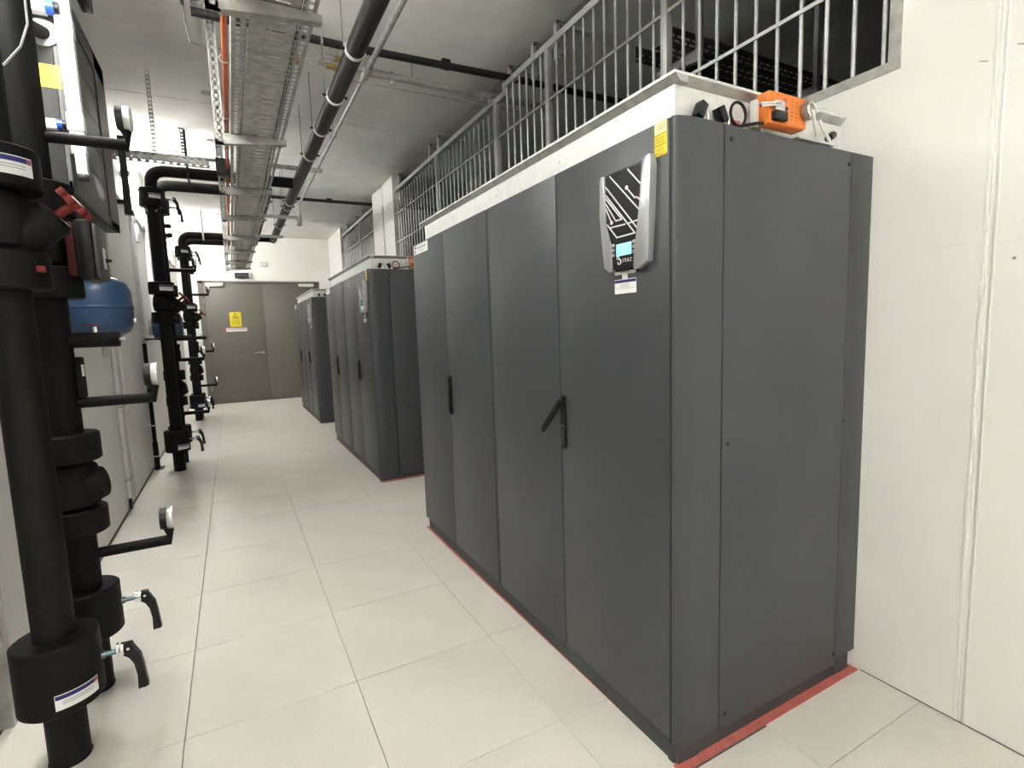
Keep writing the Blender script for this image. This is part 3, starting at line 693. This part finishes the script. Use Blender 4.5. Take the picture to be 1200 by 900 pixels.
for k, (x, r_) in enumerate(((.42, .010), (.45, .013), (.50, .009), (.62, .012), (.645, .010))):
    b = MB(); b.tube([(x, .05, TZ+.003+r_), (x+.01, 3, TZ+.003+r_), (x-.008, 6, TZ+.003+r_), (x, 9.2, TZ+.003+r_)], r_, 8); o = b.build('power_cable', 'blkp' if k in (1, 3) else 'greyink')
    tag(o, ['grey cable in the tray, nearest its left side', 'thick black cable in the tray, second from its left side', 'grey cable running near the middle of the tray', 'thick black cable in the tray, second from its right side', 'grey cable in the tray, nearest its right side'][k], 'cable', 'cables inside the tray')
ARMS = [-.95, .40, 2.02, 3.42, 4.66, 5.98, 7.26, 8.55, 9.55]
for k, y in enumerate(ARMS):
    s = thing('tray_support', (.30, y, 0), '', 'support', 'tray supports')
    b = MB(); b.box((-.028, -.018, 2.69), (-.024, .018, CH-.004)); 
    # slotted strut web
    zz = 2.70
    b.box((-.028, -.020, 2.69), (.028, -.016, 2.73))
    vb = b
    for xx in (-.028, .016):
        vb.box((xx-(.006 if xx > 0 else 0), -.020, 2.69), (xx+(.012 if xx > 0 else .018), -.017, CH-.004))
    nz = int((CH-.01-2.69)/.05)
    for q in range(nz): vb.box((-.018, -.020, 2.69+q*.05), (.018, -.017, 2.69+q*.05+.022))
    vb.box((.024, -.018, 2.69), (.028, .018, CH-.004))
    vb.build('post', 'galv', s, smooth=False)
    MB().box((-.10, -.03, CH-.006), (.06, .03, CH-.001)).build('head_plate', 'galv', s)
    a = MB(); a.prism([(.02, 2.700), (.02, 2.768), (.41, 2.768), (.41, 2.738)], -.022, .022, 'XZ'); a.build('arm', 'galv', s, smooth=False)
    s['label'] = ['slotted post and arm carrying the tray, out over the camera end', 'wide arm and post carrying the tray at the top edge of the view', 'slotted post and arm, second visible along the tray from the camera',
        'slotted post and arm, third along the tray, beside the crossing perforated channel', 'slotted post and arm, fourth along the tray from the camera', 'slotted post and arm, fifth along the tray from the camera',
        'slotted post and arm, sixth along the tray from the camera', 'slotted post and arm, next to last along the tray', 'slotted post and arm at the far end of the tray'][k]
# orange cable in open clips beside the tray
t = thing('orange_cable', (.338, -1.2, 2.86), 'orange-red cable clipped along the left side of the cable tray', 'cable')
for dx in (0, .014):
    b = MB(); b.tube([(dx, 0, 0), (dx+.003, 3.0, .003), (dx, 6.0, 0), (dx+.002, 9.6, 0)], .0065, 8); b.build('strand', 'orcable', t)
for y in (2.35, 3.15, 3.8, 4.5, 5.6, 6.8):
    b = MB(); b.tube([(.005+.022*math.cos(k*PI/6), y, .0+.020*math.sin(k*PI/6)) for k in range(-9, 2)], .0028, 6); b.build('cable_clip', 'galv', t)
# crossing perforated channel and hangers
t = thing('perforated_channel', (0, 3.18, 2.875), 'wide perforated galvanised channel from the left wall to the tray', 'cable tray')
for dy in (0, .09):
    o = solid(tray_mesh([0, .010, .020, .038, .048, .062], None, .272-XL-.03, .055, None, 0, 0, [(1, .1, .6, 0), (3, .1, .6, .4)], vertical=0).build('channel_web', 'galv', t, smooth=False)); o['kind'] = 'stuff'
    o.rotation_euler = (0, 0, -PI/2); o.location = (XL+.002, dy, 0)
MB().box((XL+.002, 0, .060), (.272, .09, .063)).build('channel_top', 'galv', t)
b = MB(); b.box((XL+.002, .0, .0), (.272, .018, .002)); b.box((XL+.002, .072, .0), (.272, .09, .002)); b.build('channel_lip', 'galv', t)
MB().box((.262, -.02, -.05), (.372, .11, .07), bev=.004).build('corner_gusset', 'encdk', t)
for x, y, z, lab in ((-.165, 3.165, 2.938, 'thin perforated strap hanging the crossing channel, nearest to the left wall'), (-.02, 4.40, 3.215, 'perforated strap from the ceiling above the middle cross pipes')):
    b = MB(); b.box((x-.016, y, z), (x-.009, y+.002, CH-.001)); b.box((x+.009, y, z), (x+.016, y+.002, CH-.001))
    q = z
    while q < CH-.03: b.box((x-.009, y, q), (x+.009, y+.002, q+.019)); q += .032
    b.box((x-.03, y-.01, CH-.004), (x+.02, y+.02, CH-.001))
    o = b.build('perforated_strap', 'galv' if y < 4 else 'encdk', smooth=False); tag(o, lab, 'bracket')
# thin ceiling conduit with green end
t = thing('thin_conduit', (.155, 1.86, 3.52), 'thin bent conduit with a dark green end on the ceiling', 'conduit')
b = MB(); b.tube([(0, -.1, .0), (.005, .38, 0), (.015, .62, 0), (.35, .64, 0)], .0055, 8, bend=.05); b.build('conduit', 'galv', t)
b = MB(); b.cyl((0, -.02, 0), (.0, .12, 0), .012, 10); b.build('green_sleeve', 'green', t)

# ================================================================== LEFT WALL EQUIPMENT
# control enclosure
t = thing('control_enclosure', (XL, 1.40, 2.19), 'big dark grey control enclosure fixed high on the left wall behind the nearest risers', 'enclosure')
EX = -.385-XL; EL = 1.26; EH = 1.115
MB().box((0.001, 0, 0), (EX-.02, EL, EH), bev=.004).build('case', 'encdk', t)
fr = MB(); fr.box((EX-.02, 0, 0), (EX, EL, .05), bev=.004); fr.box((EX-.02, 0, EH-.12), (EX, EL, EH), bev=.004); fr.box((EX-.02, EL-.30, 0), (EX, EL, EH), bev=.004); fr.box((EX-.02, 0, 0), (EX, .03, EH), bev=.004)
fr.build('front_frame', 'enc', t, smooth=False)
for k in range(5):
    z0 = .055+k*.187; MB().box((EX-.02, .034, z0), (EX-.006, EL-.31, z0+.182), bev=.003).build('front_slat', 'enc', t)
MB().box((EX-.012, EL-.315, .052), (EX-.002, EL-.298, EH-.12)).build('slot_shadow', 'unitdk', t)
yl = MB().box((.135, -.002, .49), (.225, .0, .60)).build('warning_label', 'yellow', t, label='yellow printed label'); 
for k in range(6): MB().box((.15, -.003, .51+.013*k), (.205-.006*(k % 3), -.0018, .514+.013*k)).build('text_line', 'yink', yl)
MB().box((.118, -.002, .49), (.131, .0, .60)).build('warning_label', 'yellow', t)
b = MB(); b.lathe([(.062, -.012), (.066, -.006), (.066, .002)], 24, (.178, 0, .745), 'Y'); b.build('cable_gland', 'alu', t)
b = MB(); b.cyl((.10, -.22, .70), (.178, .0, .745), .033, 18); b.build('inlet_hose', 'blk', t)
tk = thing('cable_trunking', (-.368, 1.345, 2.36), 'bright white vertical cable trunking at the corner of the grey enclosure', 'trunking')
MB().box((.0, 0, .0), (.058, .052, 1.18), bev=.003).build('duct', 'white', tk)
MB().box((-.012, .02, .0), (.0, .052, 1.18), bev=.002).build('back_duct', 'enc', tk)
for z in (.11, .565): MB().box((-.006, -.006, z), (.062, .054, z+.085), bev=.003).build('joint_cover', 'white', tk)
MB().box((.01, -.002, -.10), (.055, .05, .0), bev=.006).build('cable_plug', 'white', tk)
MB().box((.012, -.003, -.128), (.057, .05, -.10), bev=.006).build('plug_cap', 'blkp', tk)
def socket(loc, s, label):
    q = thing('power_socket', loc, label, 'socket')
    MB().box((0, 0, 0), (.075*s, .05*s, .065*s), bev=.004).build('socket_body', 'white', q)
    b = MB(); b.cyl((.075*s, .02*s, .034*s), (.108*s, .02*s, .034*s), .034*s, 20); b.build('socket_ring', 'bluep', q)
    b = MB(); b.cyl((.107*s, .02*s, .034*s), (.125*s, .02*s, .034*s), .028*s, 18); b.build('plug', 'blkp', q)
    MB().box((.004, -.002, .01*s), (.06*s, .001, .03*s)).build('rating_strip', 'galv', q)
socket((-.475, 1.32, 3.00), 1.0, 'white socket outlet with blue ring at the top left, above the round gland')
socket((-.468, 1.345, 2.47), .72, 'smaller white socket with blue ring below the yellow label')
b = MB(); b.box((-.385, 1.10, 2.93), (-.335, 1.33, 3.50), bev=.01); 
o = b.build('black_box_drive', 'blkp'); o.location = (.088, .25, .22); tag(o, 'black box hanging at the very top left beside the white trunking', 'box')
# white cable in the corner
b = MB(); b.tube([(-.36, .30, 2.30), (-.315, .28, 2.33), (-.27, .27, 2.385), (-.245, .27, 2.46), (-.24, .27, 2.7)], .0035, 8); tag(b.build('white_cable', 'white'), 'thin white cable curving over the nearest riser, top left corner', 'cable')
# small clips
# pressure vessels
def vessel(loc, label):
    t = thing('expansion_vessel', loc, label, 'vessel', 'blue expansion vessels on the left wall'); t.scale = (1, 1, .88)
    b = MB(); R = .165; b.lathe([(.02, -.03), (.03, -.0), (R*.55, .015), (R*.86, .05), (R, .11), (R, .32), (R*.86, .38), (R*.55, .415), (.02, .43)], 36); b.build('shell', 'blue', t)
    b = MB(); b.lathe([(R+.001, .205), (R+.004, .21), (R+.004, .22), (R+.001, .225)], 36); b.build('seam_band', 'blue', t)
    b = MB(); b.cyl((R-.02, -.0, .12), (R+.012, .0, .12), .022, 16); b.build('port', 'galvw', t)
    MB().box((-.19, -.02, .1), (-.15, .02, .3), bev=.004).build('wall_bracket', 'galv', t)
    b = MB(); b.cyl((0, 0, -.12), (0, 0, -.02), .012, 10); b.build('nipple', 'galv', t)
    return t
vessel((-.422, 1.88, 1.43), 'blue expansion vessel on the left wall behind the nearest risers')
vessel((-.422, 5.65, 1.385), 'blue expansion vessel on the left wall behind the middle risers')
# wall risers and conduits
def duct(x, y, w_, d, z0, z1, label, m='galv', clips=()):
    t = thing('wall_conduit', (x, y, z0), label, 'conduit')
    MB().box((0, -w_/2, 0), (d, w_/2, z1-z0), bev=.003).build('channel', m, t, smooth=False)
    for z in clips:
        MB().box((0, -w_/2-.02, z-z0), (d+.008, w_/2+.03, z-z0+.02), bev=.003).build('clip', 'galv', t)
    return t
q = duct(XL+.001, 3.24, .10, .03, .10, 2.2, 'flat metal conduit standing on the left wall just past the nearest risers', 'galvw', (.25, .87, 1.5))
MB().box((.002, -.02, -.095), (.022, .02, .01), bev=.003).build('end_boot', 'blkp', q)
duct(XL+.001, 3.62, .16, .012, .02, 3.2, 'wide shallow white cover strip on the left wall', 'wall')
q = duct(XL+.001, 4.98, .09, .035, .30, 3.0, 'pale cable duct beside the black pipe on the left wall', 'galvw', ())
t = thing('wall_pipe', (XL+.045, 4.72, 0), 'thin black insulated pipe down the left wall before the middle risers', 'pipe')
b = MB(); b.tube([(0, 0, .0), (0, 0, 1.38)], .020, 14); b.cyl((0, 0, .0), (0, 0, .30), .026, 14); b.build('pipe', 'blk', t)
for z in (.14, .48, .9): MB().box((-.044, -.028, z), (.028, .028, z+.014), bev=.003).build('pipe_clip', 'galvw', t)
MB().box((-.02, -.05, .0), (.06, .12, .006)).build('foot_plate', 'blkp', t)
b = MB(); b.tube([(-.56, 4.55, 1.425), (.02, 4.55, 1.425)], .010, 10); o = b.build('drain_line', 'blk'); o.location = (0, .18, 0); tag(o, 'thin black drain line across the middle risers', 'pipe')
MB().box((-.60, 4.72, 1.40), (-.555, 4.75, 1.45), bev=.003).build('line_bracket', 'galv', o)
duct(XL+.001, 6.05, .08, .05, 1.55, 3.05, 'white vertical trunking on the wall behind the middle risers', 'white')
duct(XL+.001, .43, .05, .045, .0, 1.15, 'grey metal strut on the left wall at the very left edge', 'galv')
MB().box((XL+.001, 5.17, 2.52), (XL+.04, 5.30, 2.72), bev=.004).build('wall_switch', 'white'); tag(bpy.data.objects['wall_switch'], 'small white switch box high on the left wall', 'switch')
b = MB(); b.box((XL+.001, 3.3, 2.78), (XL+.035, 9.9, 2.83), bev=.003); tag(b.build('wall_trunking', 'galvw', smooth=False), 'long horizontal cable trunking along the left wall under the lamps', 'trunking')
b = MB(); b.tube([(-.575, 5.2, 2.60), (-.50, 4.9, 2.58), (-.40, 4.6, 2.66), (-.30, 4.42, 2.73)], .004, 8, bend=.05); tag(b.build('sensor_cable', 'white'), 'thin white sensor cable looping from wall to middle riser', 'cable')
# dark vertical post beside the enclosure
b = MB(); b.box((-.375, 2.88, 2.38), (-.330, 2.92, 2.95), bev=.004); b.box((-.375, 2.87, 2.37), (-.320, 2.93, 2.40)); tag(b.build('black_post', 'blkp', smooth=False), 'thin black vertical post at the far end of the enclosure', 'post')
b = MB(); b.box((-.611, 2.885, 2.45), (-.374, 2.915, 2.48)); b.build('post_arm', 'blkp', bpy.data.objects['black_post'])
bpy.data.objects['post_arm'].matrix_parent_inverse = Matrix.Identity(4)

# ---- strip lamps on the left wall
LABS = ['strip lamp high on the left wall behind the camera', 'strip lamp high on the left wall above the nearest risers', 'lit strip lamp on the left wall before the middle risers', 'lit strip lamp on the left wall beyond the middle risers']
for y, lab in zip(LAMP_Y, LABS):
    t = thing('strip_lamp', (XL, y, 3.12), lab, 'lamp', 'strip lamps on the left wall')
    MB().box((.001, -.63, -.03), (.04, .63, .03), bev=.006).build('lamp_housing', 'white', t)
    b = MB(); b.tube([(.065, -.60, 0), (.065, .60, 0)], .026, 14); b.build('lamp_tube', 'tube' if y < 3 else 'tubefar', t)
    for q in (-.61, .61): MB().box((.03, q-.015, -.028), (.095, q+.015, .028), bev=.004).build('lamp_end_cap', 'white', t)

# ================================================================== THINGS IN THE SERVICE ROOM
t = thing('service_room_tray', (2.56, .25, 3.0), 'dark perforated cable tray crossing the dim room behind the near railing', 'cable tray')
o = solid(tray_mesh([0, .03, .05, .08, .10, .14, .16, .19, .21, .25], None, 3.4, .06, None, 0, 0, [(1, .1, .8, 0), (3, .1, .8, .4), (5, .1, .8, 0), (7, .1, .8, .4)]).build('tray_bottom', 'encdk', t, smooth=False)); o['kind'] = 'stuff'
o.rotation_euler = (0, 0, -PI/2); o.location = (0, .25, 0)
for yy in (0, .25):
    o = solid(tray_mesh([0, .012, .026, .04, .054, .09], None, 3.4, .06, None, 0, 0, [(1, .1, .8, 0), (3, .1, .8, .4)], vertical=0).build('tray_side', 'encdk', t, smooth=False)); o['kind'] = 'stuff'
    o.rotation_euler = (0, 0, -PI/2); o.location = (0, yy, 0)
for x in (.22, 1.35, 2.6):
    MB().prism([(x, 0), (x+.04, 0), (x+.04, .0), (x+.04, .555), (x, .555)], -.04, -.01, 'XZ').build('tray_post', 'galv', t)
    MB().box((x-.05, -.06, .54), (x+.09, .03, .555)).build('post_head', 'galv', t)
    MB().prism([(-.04, -.075), (-.04, -.002), (.30, -.002), (.30, -.03)], x, x+.035, 'YZ').build('tray_arm', 'galv', t)
b = MB(); b.box((XR+.25, 3.6, -.01), (XR+.75, 4.1, CH-.3), bev=.01); o = b.build('duct_box', 'ceilroom', smooth=False)
tag(o, 'grey upright duct in the service room behind the railing', 'duct')
o.location = (0.4, 0, 0)
MB().box((2.9, 3.56, 2.5), (2.96, 3.6, 3.2)).build('duct_seam', 'galv', o)
